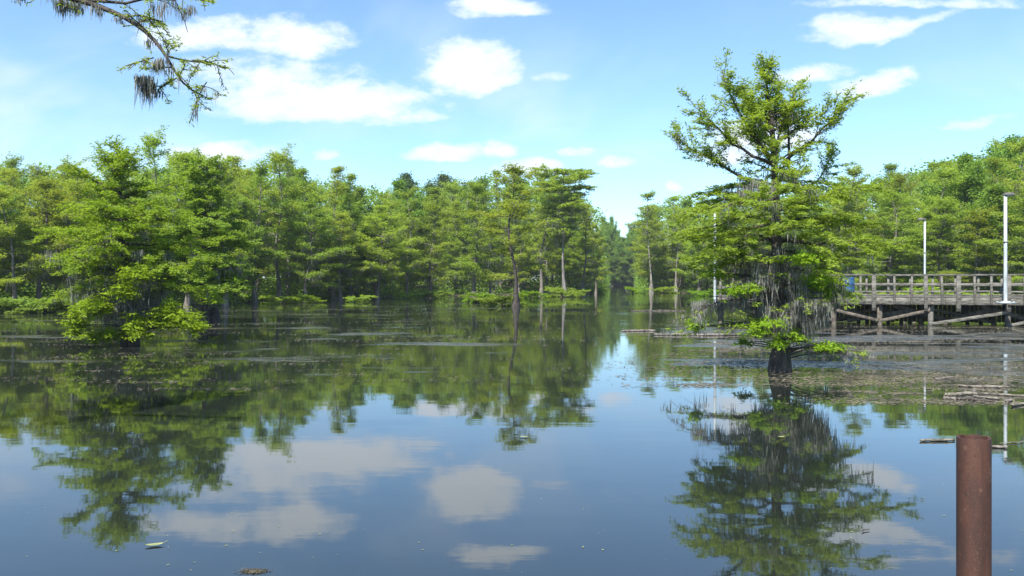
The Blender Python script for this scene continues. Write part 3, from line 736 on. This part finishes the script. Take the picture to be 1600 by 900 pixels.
near_tree('bald_cypress', 'big leafy cypress standing in the water at left with bright bushes round its foot', 200, LD,
          [(205, 540), (203, 500), (196, 450), (191, 400), (189, 340), (187, 290), (184, 250), (181, 216)],
          limL,
          [(136, 484, -1.7, .50, .30, 110), (120, 508, -1.8, .34, .45, 100), (158, 478, -1.6, .35, .25, 70), (213, 512, -1.1, .42, .42, 150), (262, 484, -.9, .45, .28, 100), (285, 500, -.9, .60, .34, 140), (308, 512, -.9, .30, .2, 50),
           (170, 522, -1.0, .55, .18, 90), (195, 455, -1.5, .5, .3, 80), (215, 430, -1.6, .6, .25, 90), (250, 500, -.7, .4, .35, 80), (150, 528, -.9, .5, .14, 50)],
          [(140, 260, 425, 470, 1.3, 90, .4, 1.2), (160, 250, 465, 490, 1.0, 50, .4, .9), (100, 300, 385, 420, 1.5, 30, .3, .8)],
          dict(LP), .20, 1.7, leafm='leaf_lush',
          auto=[(1.6, 4.9, 30, 1.0, 2.2, .12, layL), (4.6, 6.3, 18, .5, 1.25, .55, dict(layL, round=True, bare=.15, moss=.02)), (6.0, 6.8, 6, .2, .45, .8, dict(layL, round=True, submin=.2))], seed=6)
CD = F * EYE / (504 - HZ)
near_tree('bald_cypress', 'second cypress in the water right of the big leafy one, dark stump beside it', 316, CD,
          [(318, 505), (317, 460), (319, 400), (320, 330), (318, 262)],
          [([(318, 350), (290, 340), (262, 335)], -1.0, .06, layL), ([(319, 390), (350, 380), (388, 378)], .6, .06, layL), ([(319, 420), (350, 425), (378, 440)], -.8, .06, layL), ([(319, 410), (290, 415), (268, 430)], .8, .05, layL)],
          [(352, 440, -.6, .9, .35, 120), (330, 465, -1.0, .8, .4, 60)],
          [(285, 375, 400, 450, 1.4, 60, .5, 1.4)],
          dict(LP, L=.18, W=.065, frond=.40, sprays=12, mw=.03), .22, 1.9,
          auto=[(1.6, 5.8, 36, 1.2, 2.8, .12, layL), (5.4, 8.2, 26, .6, 1.3, .55, dict(layL, round=True))], seed=8)

# ------------------------------------------------------------------ the tree whose limb hangs into the top left corner
OD = 9.0
OP = dict(subs=9, sublen=.16, submin=.16, sprays=20, k=12, L=.05, W=.013, spread=.010, moss=.20, mn=12, mlo=.06, mhi=.28, mw=.009, msp=.02, sides=7, frond=.13, bare=.1, droop=.35, round=True)
rng_k = rng; rng = np.random.default_rng(77)
base = np.array([-8.6, 9.6, 0.0]); root = empty('bald_cypress', tuple(base))
tag(root, 'cypress outside the left edge whose mossy limb hangs down into the top left corner', 'cypress')
tr, lf, ms = Geo(), Geo(), Geo()
tp = resample([(0, 0, -.4), (0, 0, 1), (.1, 0, 4), (.05, .1, 7.5), (.1, .1, 11)], 20); tr.tube(tp, np.interp(tp[:, 2], [-.4, .6, 2, 11], [.5, .42, .26, .05]), 14, .08)
mainl = np.array([[.1, 0, 5.2]] + [list(at(a, b, OD) - base) for a, b in [(-120, -40), (60, -14), (128, 0), (160, 12), (200, 28), (236, 54), (262, 88), (278, 125), (300, 146), (318, 150)]])
q = resample(mainl, 40); tr.tube(q, np.linspace(.085, .008, 40), 8)
def ol(lst, r, **kw):
    n_ = len(lst); limb(tr, lf, ms, px_path(lst, OD, rng.uniform(-.25, .25)) - base, r, dict(OP, **kw))
ol([(125, 0), (180, 4), (240, 6), (312, -2)], .022, moss=.3, subs=6, keep=.4)
ol([(200, 26), (225, 22), (250, 34)], .010); ol([(215, 36), (235, 30), (262, 40)], .010); ol([(300, -4), (330, 6), (345, 14)], .010)
ol([(236, 54), (226, 44), (215, 32)], .008, keep=.7)
ol([(262, 88), (285, 92), (310, 96), (330, 88)], .011); ol([(300, 95), (322, 90), (340, 98)], .008); ol([(262, 88), (268, 75), (266, 66)], .006)
ol([(270, 105), (250, 108), (228, 112)], .009); ol([(276, 122), (258, 130), (240, 138)], .009); ol([(278, 125), (290, 118), (302, 108)], .008)
ol([(300, 146), (320, 142), (334, 136)], .007); ol([(305, 148), (312, 158), (308, 170)], .007); ol([(240, 90), (226, 100), (212, 112)], .007, keep=.6)
ol([(60, -14), (80, -10), (110, 2)], .02, moss=.8); ol([(80, -12), (100, -4), (125, 6)], .02, moss=.7, keep=.5)
def om(px0, px1, py, n, lo, hi):
    P = np.array([at(rng.uniform(px0, px1), py + rng.uniform(-6, 6), OD) + [0, rng.uniform(-.1, .1), 0] - base for _ in range(n)])
    moss(ms, P, 14, lo, hi, .011, .025)
om(220, 238, 122, 16, .15, .40); om(216, 226, 126, 5, .1, .2); om(244, 262, 96, 10, .12, .26); om(90, 112, 4, 9, .1, .28); om(118, 132, 8, 4, .1, .2); om(140, 156, 10, 5, .08, .2)
om(225, 250, 60, 5, .08, .16); om(285, 298, 12, 4, .1, .2); om(180, 210, 30, 4, .05, .16); om(232, 250, 140, 4, .06, .14); om(20, 32, -2, 4, .03, .08); om(240,262,10,4,.1,.25)
ccol = [(2.5 + i * .62, rng.uniform(0, 6.28)) for i in range(12)]
for z, a in ccol:                                   # rest of its crown, above and left of what the photo shows
    if z < 6: a = math.pi * rng.uniform(.6, 1.2)
    else: a = rng.uniform(1.9, 4.9)
    L = rng.uniform(1.0, 1.9); u = np.linspace(0, 1, 6)[:, None]
    limb(tr, lf, ms, np.array([.05, 0, z]) + np.array([math.cos(a), math.sin(a), .25]) * L * u, .04, dict(HP, moss=.5))
tr.build('trunk', M['bark_dark'], root, True); lf.build('crown', M['leaf_near'], root); ms.build('spanish_moss', M['moss'], root)
rng = rng_k

# ------------------------------------------------------------------ boardwalk
DK = 1.40                                            # deck height above the water
def kx(px, d): return (px - 800) / F * d
A = np.array([kx(1118, 42.0), 42.0]); B = np.array([kx(1660, 37.6), 37.6])      # near edge of the deck
ux = (B - A) / np.linalg.norm(B - A); un = np.array([-ux[1], ux[0]]); LEN = float(np.linalg.norm(B - A)); WID = 2.5
rz = math.atan2(ux[1], ux[0])
def dp(s, t, z): return np.array([s, t, z])          # local: along, across (away from the camera), up
bw = empty('boardwalk', (A[0], A[1], 0), rz)
tag(bw, 'weathered grey timber boardwalk with railings on piles over the water', 'boardwalk')
LEN += 6
gd = Geo(); s = 0.0
while s < LEN:
    gd.box((s + .07, WID / 2, DK - .02), (.138, WID + .06 + rng.uniform(0, .03), .04)); s += .146
o = gd.build('deck', M['wood'], bw)
for t in (0.0, WID):
    gr = Geo(); s = 0.0
    while s < LEN:
        L = min(3.6, LEN - s); gr.box((s + L / 2, t + (-.035 if t == 0 else .035), DK - .22 + rng.uniform(-.008, .008)), (L - .012, .05, .34)); s += 3.6
    bevel(gr.build('rim_board', M['wood'], bw))
gj = Geo()
for t in np.linspace(.35, WID - .35, 4): gj.box((LEN / 2, t, DK - .16), (LEN, .07, .22))
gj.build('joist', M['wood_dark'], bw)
# railings: near side posts where the photo has them
def sx(px):                                          # distance along the near edge seen at photo x
    k = (px - 800) / F; return (k * A[1] - A[0]) / (ux[0] - k * ux[1])
big = [1365, 1446, 1497, 1575]; small = [1318, 1344, 1397, 1424, 1471, 1522, 1548, 1600, 1628]
END0 = sx(1285)
for px in big:
    q_ = Geo(); q_.box((0, 0, 0), (.19 if px != 1446 else .16, .10, 1.75)); p_ = q_.build('post', M['wood'], bw); p_.location = (sx(px), -.115, DK + 1.06 - .875); bevel(p_)
for i, px in enumerate(small + [1285, 1660, 1690]):
    q_ = Geo(); q_.box((0, 0, 0), (.095, .09, 1.42)); p_ = q_.build('post', M['wood'], bw); p_.location = (sx(px), -.11, DK + 1.06 - .71); p_.rotation_euler = (0, rng.normal(0, .012), 0); bevel(p_)
for i, s in enumerate(np.arange(END0 + .3, LEN, 1.05)):
    q_ = Geo(); q_.box((0, 0, 0), (.10, .09, 1.35)); p_ = q_.build('post', M['wood'], bw); p_.location = (s, WID + .11, DK + 1.04 - .675); bevel(p_)
def rail(name, t, z, h, w, s0, s1, seg=3.4):
    gg = Geo(); s = s0
    while s < s1 - .1:
        L = min(seg, s1 - s); gg.beam((s, t, z + rng.uniform(-.022, .022)), (s + L - .01, t, z + rng.uniform(-.022, .022)), w, h); s += seg
    bevel(gg.build(name, M['wood'], bw))
rail('top_rail', -.06, DK + 1.085, .045, .24, END0 - .2, LEN); rail('top_rail', WID + .06, DK + 1.065, .045, .24, END0, LEN)
rail('middle_rail', -.045, DK + .58, .13, .035, sx(1424), LEN); rail('middle_rail', WID + .045, DK + .60, .13, .035, END0 + 1.3, LEN)
rail('middle_rail', WID + .045, DK + .22, .09, .035, END0 + 1.3, LEN)
rail('kick_board', -.030, DK + .085, .07, .05, END0, LEN)
# the open end at the left, low rails only
for s in (.25, 1.25, 2.3, 3.4):
    q_ = Geo(); q_.box((0, 0, 0), (.10, .10, 1.5)); p_ = q_.build('post', M['wood'], bw); p_.location = (s, -.115, DK + 1.0 - .75); bevel(p_)
rail('low_rail', -.045, DK + .42, .14, .04, .1, sx(1285) - .3)
# piles and braces
for i, px in enumerate([1125, 1180, 1235, 1303, 1375, 1455, 1576, 1640]):
    s = sx(px)
    for t in (.12, WID - .12):
        q_ = Geo(); q_.tube([(0, 0, -.8), (0, 0, .2), (0.01, 0, DK - .40)], [.13, .125, .12], 10, .03)
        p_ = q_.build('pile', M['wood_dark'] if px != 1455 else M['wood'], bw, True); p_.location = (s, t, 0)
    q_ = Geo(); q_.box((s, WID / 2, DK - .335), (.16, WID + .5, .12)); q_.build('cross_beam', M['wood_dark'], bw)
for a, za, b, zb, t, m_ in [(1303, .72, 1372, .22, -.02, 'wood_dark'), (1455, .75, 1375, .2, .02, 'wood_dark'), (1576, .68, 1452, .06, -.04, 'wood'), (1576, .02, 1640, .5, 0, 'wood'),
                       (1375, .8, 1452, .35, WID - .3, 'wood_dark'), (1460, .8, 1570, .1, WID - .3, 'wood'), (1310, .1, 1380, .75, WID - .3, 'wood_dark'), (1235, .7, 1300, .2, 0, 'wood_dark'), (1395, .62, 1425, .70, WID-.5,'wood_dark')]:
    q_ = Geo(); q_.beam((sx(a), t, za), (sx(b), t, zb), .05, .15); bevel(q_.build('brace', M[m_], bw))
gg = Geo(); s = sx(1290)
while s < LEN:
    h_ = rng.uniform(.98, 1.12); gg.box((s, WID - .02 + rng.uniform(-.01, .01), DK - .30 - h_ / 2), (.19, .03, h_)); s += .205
gg.build('shade_boards', M['bark_dark'], bw)  # added near-black boards standing in for the shade under the deck
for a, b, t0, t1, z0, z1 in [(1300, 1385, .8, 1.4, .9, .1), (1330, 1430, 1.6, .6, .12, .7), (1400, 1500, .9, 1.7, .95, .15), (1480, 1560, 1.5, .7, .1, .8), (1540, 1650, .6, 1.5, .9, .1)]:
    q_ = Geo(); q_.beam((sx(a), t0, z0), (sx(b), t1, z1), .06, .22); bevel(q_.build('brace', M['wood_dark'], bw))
q_ = Geo()
for s in np.linspace(.3, 3.6, 3): q_.box((s, -.25, DK - .30), (.12, .5, .1))
q_.build('outrigger', M['wood'], bw)

# ------------------------------------------------------------------ lamp posts on the boardwalk
def lamp(px, D, top_py, base_py, r, label, arm):
    b = at(px, base_py, D); root = empty('lamp_post', tuple(b)); H = (base_py - top_py) / F * D
    tag(root, label, 'lamp post', 'lamp posts of the boardwalk')
    g1 = Geo(); g1.tube([(0, 0, .02), (0, 0, H * .5), (0, 0, H - .1)], [r, r * .93, r * .84], 14); g1.build('pole', M['white_metal'], root, True)
    g1 = Geo(); g1.box((0, 0, 0), (.62, .62, .05)); g1.box((0, 0, .05), (.34, .34, .05))
    for sx_ in (-.24, .24):
        for sy_ in (-.24, .24): g1.box((sx_, sy_, .04), (.05, .05, .05))
    g1.build('base_plate', M['white_metal'], root)
    g1 = Geo(); g1.box((0, 0, 0), (.17, .17, .10)); c_ = g1.build('collar', M['grey_metal'], root); c_.location = (0, 0, H * .56); c_.scale = (r / .075, r / .075, .5)
    g1 = Geo(); g1.tube([(0, 0, H - .16), (arm * .2, 0, H - .10), (arm * .35, 0, H - .06)], [.035, .03, .03], 8); g1.build('arm', M['grey_metal'], root, True)
    g1 = Geo()
    for k_, (w_, h_, z_) in enumerate([(.46, .06, 0.0), (.34, .05, .055)]): g1.box((arm * .42, 0, H - .03 + z_), (w_, .28 - .05 * k_, h_))
    hd = g1.build('lamp_head', M['grey_metal'], root); bevel(hd, .015)
    g1 = Geo(); g1.box((arm * .45, 0, H - .085), (.3, .22, .02)); g1.build('lens', M['white_metal'], hd)
    return root
lamp(1117, 41.7, 318, 477, .070, 'white lamp post at the open left end of the boardwalk, half behind the mossy cypress', -.8)
lamp(1445, 52.0, 342, 462, .068, 'white lamp post rising behind the boardwalk rails, shortest of the three', -.55)
lamp(1571, 37.5, 303, 473, .082, 'tall white lamp post bolted to the near edge of the boardwalk at right', .35)
# landing under the lamp that stands behind
pl = Geo(); pl.box((0, 0, 0), (2.4, 1.6, .10)); 
lo_ = at(1445, 462, 52.0)
pf = empty('landing', (lo_[0], lo_[1], 0)); tag(pf, 'small timber landing behind the boardwalk that carries the shortest lamp post', 'landing')
d_ = pl.build('deck', M['wood'], pf); d_.location = (0, 0, lo_[2] - .08)
for a_ in (-1, 1):
    for b_ in (-.6, .6):
        q_ = Geo(); q_.tube([(0, 0, -.6), (0, 0, lo_[2] - .12)], [.09, .085], 8); p_ = q_.build('pile', M['wood_dark'], pf, True); p_.location = (a_, b_, 0)
# blue barrel
s_ = sx(1330); w2 = A + ux * s_ + un * 1.2
br = empty('barrel', (w2[0], w2[1], DK + .002)); tag(br, 'dark blue barrel standing on the boardwalk behind the first rail bay', 'barrel')
g1 = Geo(); g1.tube([(0, 0, .0), (0, 0, .02), (0, 0, .28), (0, 0, .30), (0, 0, .32), (0, 0, .58), (0, 0, .60), (0, 0, .62), (0, 0, .86), (0, 0, .88)], [.27, .29, .30, .31, .30, .30, .31, .30, .29, .27], 22); g1.build('drum', M['blue'], br, True)
g1 = Geo(); g1.tube([(0, 0, .88), (0, 0, .93), (0, 0, .97)], [.31, .30, .18], 22); g1.build('lid', M['blue'], br, True)
g1 = Geo(); g1.tube([(-.14, -.285, .70), (-.14, -.312, .70)], [.055, .055], 12); g1.build('sticker', M['white_metal'], br)

# ------------------------------------------------------------------ rusty pipe in front
PD = 3.0; pr = 24.2 / F * PD
pc = at(1521.5, 683, PD)
g1 = Geo()
zt = pc[2]
R_ = pr
prof = [(-.6, R_), (.5, R_), (zt - .25, R_), (zt - .01, R_), (zt, R_ * .985), (zt, R_ * .86), (zt - .02, R_ * .85), (zt - .25, R_ * .85), (zt - .26, .001)]
n_ = 48; ang = np.arange(n_) / n_ * 2 * math.pi; VV = []
for z_, r_ in prof: VV.append(np.stack([np.cos(ang) * r_, np.sin(ang) * r_, np.full(n_, z_) + (np.sin(ang * 3) * .0016 + np.sin(ang * 7 + 1) * .0016 + np.sin(ang * 17) * .0008 if zt - .1 < z_ else 0)], 1))
VV = np.concatenate(VV); i = np.arange(len(prof) - 1)[:, None]; j = np.arange(n_)[None, :]; j2 = (j + 1) % n_
g1.add(VV, np.stack([i * n_ + j, i * n_ + j2, (i + 1) * n_ + j2, (i + 1) * n_ + j], -1).reshape(-1, 4))
o = g1.build('pipe_post', M['rust'], smooth=True); o.location = (pc[0], pc[1], 0)
tag(o, 'rusty brown steel pipe standing upright in the lower right foreground', 'post')
em = o.modifiers.new('edge', 'EDGE_SPLIT'); em.split_angle = math.radians(50)

# ------------------------------------------------------------------ floating things
def floater(px, py, L, r, label, rz=0.0, mat='drift', name='driftwood_log', cat='log', bend=.16, twigs=1):
    c = on_water(px, py, .01)
    n_ = 9; u = np.linspace(-.5, .5, n_)
    pts = np.stack([u * L, np.cumsum(rng.normal(0, bend * L / 4, n_)), r * .3 + np.abs(rng.normal(0, r * .15, n_))], 1)
    g_ = Geo(); g_.tube(pts, r * (1 - .5 * np.abs(u)) * rng.uniform(.8, 1.15, n_), 8, .1)
    for _ in range(twigs):
        k_ = rng.integers(2, n_ - 2); e = pts[k_] + np.array([rng.uniform(-.3, .3) * L * .5, rng.uniform(-.12, .12) * L, rng.uniform(.02, .10) * L * .4])
        g_.tube(resample([pts[k_], (pts[k_] + e) / 2, e], 5), np.linspace(r * .4, r * .12, 5), 5)
    o = g_.build(name, M[mat], None, True); o.location = tuple(c); o.rotation_euler = (0, 0, rz)
    return tag(o, label, cat)
floater(1500, 616, .80, .036, 'thick pale driftwood log, topmost of the drift heap above the rusty pipe', .45, twigs=4)
floater(1522, 625, .6, .032, 'dark topped driftwood log in the drift heap, just below the thick pale one', -.3, 'bark_dark', twigs=2)
floater(1560, 616, 1.1, .026, 'long pale driftwood pole running right out of the drift heap', -.25, twigs=2)
floater(1590, 633, .5, .03, 'short driftwood log at the right edge of the photo, end of the drift heap', .7)
for px_, py_, L_, a_, lab_ in [(1512, 611, .35, 1.1, 'short upright leaning snag at the top of the drift heap'), (1540, 622, .42, -.9, 'dark broken branch lying across the middle of the drift heap'),
                               (1573, 627, .38, .9, 'small dark branch below the long pale pole of the drift heap'), (1488, 623, .30, -.5, 'small dark chip of wood at the near left end of the drift heap')]:
    floater(px_, py_, L_, .028, lab_, a_, 'bark', 'driftwood_branch', 'branch', bend=.3, twigs=3)
floater(1478, 592, .70, .030, 'thin weathered stick on the weed mat above the drift heap', .4, 'bark', 'driftwood_stick', 'stick')
floater(1535, 604, .9, .035, 'crooked brown stick lying on the weed between the heap and the boardwalk', -.2, 'bark', 'driftwood_stick', 'stick')
floater(1466, 689, .50, .020, 'pale tan stick floating just left of the rusty pipe', .05, 'drift', 'driftwood_stick', 'stick', twigs=2)
floater(1560, 699, .20, .022, 'short dark stick floating just right of the rusty pipe', -.5, 'bark', 'driftwood_stick', 'stick')
floater(1585, 692, .45, .008, 'thin reddish twig pointing to the right edge beside the rusty pipe', .2, 'bark', 'driftwood_stick', 'stick')
floater(1030, 486, 4.0, .038, 'long tan floating log far out, left of the leftmost lamp post', 0.02, twigs=4)
floater(1000, 518, 1.5, .05, 'dark floating snag left of the mossy cypress at the tip of the weed mat', .1, 'bark', 'driftwood_log', 'log', twigs=4)
floater(1090, 524, 3.4, .05, 'grey brown log half sunk along the weed left of the mossy cypress', -.1, 'bark', twigs=5)
floater(1350, 741, .06, .003, 'tiny dark twig sticking from the water right of the mossy cypress reflection', 1.2, 'bark_dark', 'driftwood_stick', 'twig', twigs=3)
floater(1350, 828, .10, .006, 'small brown twig floating low at right of the tree reflection', .8, 'bark_dark', 'driftwood_stick', 'twig', twigs=2)

def float_leaf(px, py, L, W, rz, label, mat='weed_green'):
    c = on_water(px, py, .006); n_ = 9; u = np.linspace(-1, 1, n_); g_ = Geo()
    w = W / 2 * (1 - u ** 2) ** .6 + .001; z = .004 + .006 * u ** 2
    top = np.stack([u * L / 2, w, z + .004], 1); bot = np.stack([u * L / 2, -w, z + .004], 1); mid = np.stack([u * L / 2, 0 * u, z - .001], 1)
    for a_, b_ in ((bot, mid), (mid, top)):
        g_.quads(np.stack([a_[:-1], a_[1:], b_[1:], b_[:-1]], 1))
    g_.tube([(L / 2, 0, .01), (L * .62, .004, .018)], [.0025, .0015], 5)
    o = g_.build('floating_leaf', M[mat]); o.location = tuple(c); o.rotation_euler = (0, 0, rz)
    return tag(o, label, 'leaf')
float_leaf(241, 852, .14, .06, .35, 'single yellow green leaf floating low at left')
float_leaf(818, 683, .12, .06, .1, 'small pale leaf floating below the middle group of trees')
float_leaf(1220, 683, .10, .06, .1, 'small pale leaf floating on the reflection of the mossy cypress')

# clump of weed reaching the surface at the bottom edge
g1 = Geo(); c = on_water(398, 893, 0.0)
pos = np.stack([rng.normal(0, .045, 260), rng.normal(0, .02, 260), np.abs(rng.normal(.004, .006, 260))], 1)
leaflets(g1, pos, rng.normal(0, 1, (260, 3)), 3, .022, .005, .006, .2)
o = g1.build('weed_tuft', M['weed']); o.location = tuple(c); tag(o, 'small brown weed clump breaking the surface at the bottom edge', 'water weed')

# stumps
def stump(px, D, r, h, label, mat='bark_dark'):
    o_ = Geo(); z = np.array([-.3, 0, h * .3, h * .7, h]); o_.tube(np.stack([rng.normal(0, .02, 5), rng.normal(0, .02, 5), z], 1), r * np.array([1.25, 1.2, .95, .75, .55]), 12, .14)
    o = o_.build('tree_stump', M[mat], None, True); o.location = ((px - 800) / F * D, D, 0); tag(o, label, 'stump')
stump(334, 42.5, .40, .75, 'dark stump in the water right beside the second left-hand cypress')
stump(741, 79, .5, 1.1, 'broad dark stump at the foot of the cypress left of the nearest middle trunk')
stump(770, 81, .4, .9, 'dark stump between the two left trunks of the middle group')

# scattered surface weed: thousands of flecks, nobody could count them
def weeds(n, fn, size, name, mat):
    pts = fn(n); k_ = len(pts); a = rng.normal(0, .5, k_); l = size * rng.uniform(.4, 1.6, k_); w = l * rng.uniform(.15, .5, k_)
    A_ = np.stack([np.cos(a), np.sin(a), np.zeros(k_)], 1) * l[:, None]; B_ = np.stack([-np.sin(a), np.cos(a), np.zeros(k_)], 1) * w[:, None]
    P = np.c_[pts, rng.uniform(.004, .012, k_)]
    tilt = np.zeros((k_, 3)); tilt[:, 2] = rng.uniform(0, .02, k_)
    g_ = Geo(); g_.quads(np.stack([P - A_, P + B_ * .8, P + A_ + tilt, P - B_], 1))
    tag(g_.build(name, M[mat]), kind='stuff')
def streaks(px0, px1, py0, py1, n_st, per, slen, swid):
    def fn(n):
        out = []
        for _ in range(n_st):
            px = rng.uniform(px0, px1); py = rng.uniform(py0, py1); c = on_water(px, py)[:2]; L = slen * rng.uniform(.3, 1.6); W = swid * rng.uniform(.4, 1.5)
            m_ = int(per * rng.uniform(.4, 1.6)); out.append(c + np.stack([rng.normal(0, L, m_), rng.normal(0, W, m_) + .12 * L * np.sin(rng.uniform(0, 6))], 1))
        return np.concatenate(out)
    return fn
weeds(0, streaks(1075, 1620, 504, 606, 85, 90, 1.4, .22), .055, 'floating_weed', 'weed')
weeds(0, streaks(1330, 1620, 570, 632, 45, 90, .7, .14), .04, 'floating_weed', 'weed')
weeds(0, streaks(0, 900, 474, 545, 85, 55, 2.6, .14), .045, 'floating_weed', 'weed')
weeds(0, streaks(0, 700, 540, 610, 50, 40, 1.0, .12), .035, 'floating_weed', 'weed')
weeds(0, streaks(1000, 1300, 520, 600, 50, 60, 1.0, .15), .035, 'floating_weed', 'weed')

# pollen and leaf bits on the near water
n_ = 150; py_ = 438 + 150 + 320 * rng.random(n_) ** .8; px_ = rng.uniform(-40, 1640, n_)
P = np.array([on_water(a_, b_, .004) for a_, b_ in zip(px_, py_)]); a_ = rng.uniform(0, 3.14, n_); l_ = .006 * rng.uniform(.4, 2.2, n_) ** 1.5
A_ = np.stack([np.cos(a_), np.sin(a_), np.zeros(n_)], 1) * l_[:, None]; B_ = np.stack([-np.sin(a_), np.cos(a_), np.zeros(n_)], 1) * (l_ * rng.uniform(.2, .6, n_))[:, None]
g = Geo(); g.quads(np.stack([P - A_, P + B_, P + A_, P - B_], 1)); tag(g.build('leaf_litter', M['weed_green']), kind='stuff')

# ------------------------------------------------------------------ thin summer haze over the lake
m = bpy.data.materials.new('haze'); m.use_nodes = True; k = NT(m.node_tree)
vol = k.n('ShaderNodeVolumePrincipled'); vol.inputs['Color'].default_value = (.86, .93, 1, 1); vol.inputs['Density'].default_value = 0.00025; vol.inputs['Anisotropy'].default_value = .2
out = k.n('ShaderNodeOutputMaterial'); k.link(vol.outputs[0], out.inputs['Volume'])
g = Geo(); g.box((0, 0, 14.5), (8000, 8000, 33.0)); tag(g.build('haze', m), kind='stuff')
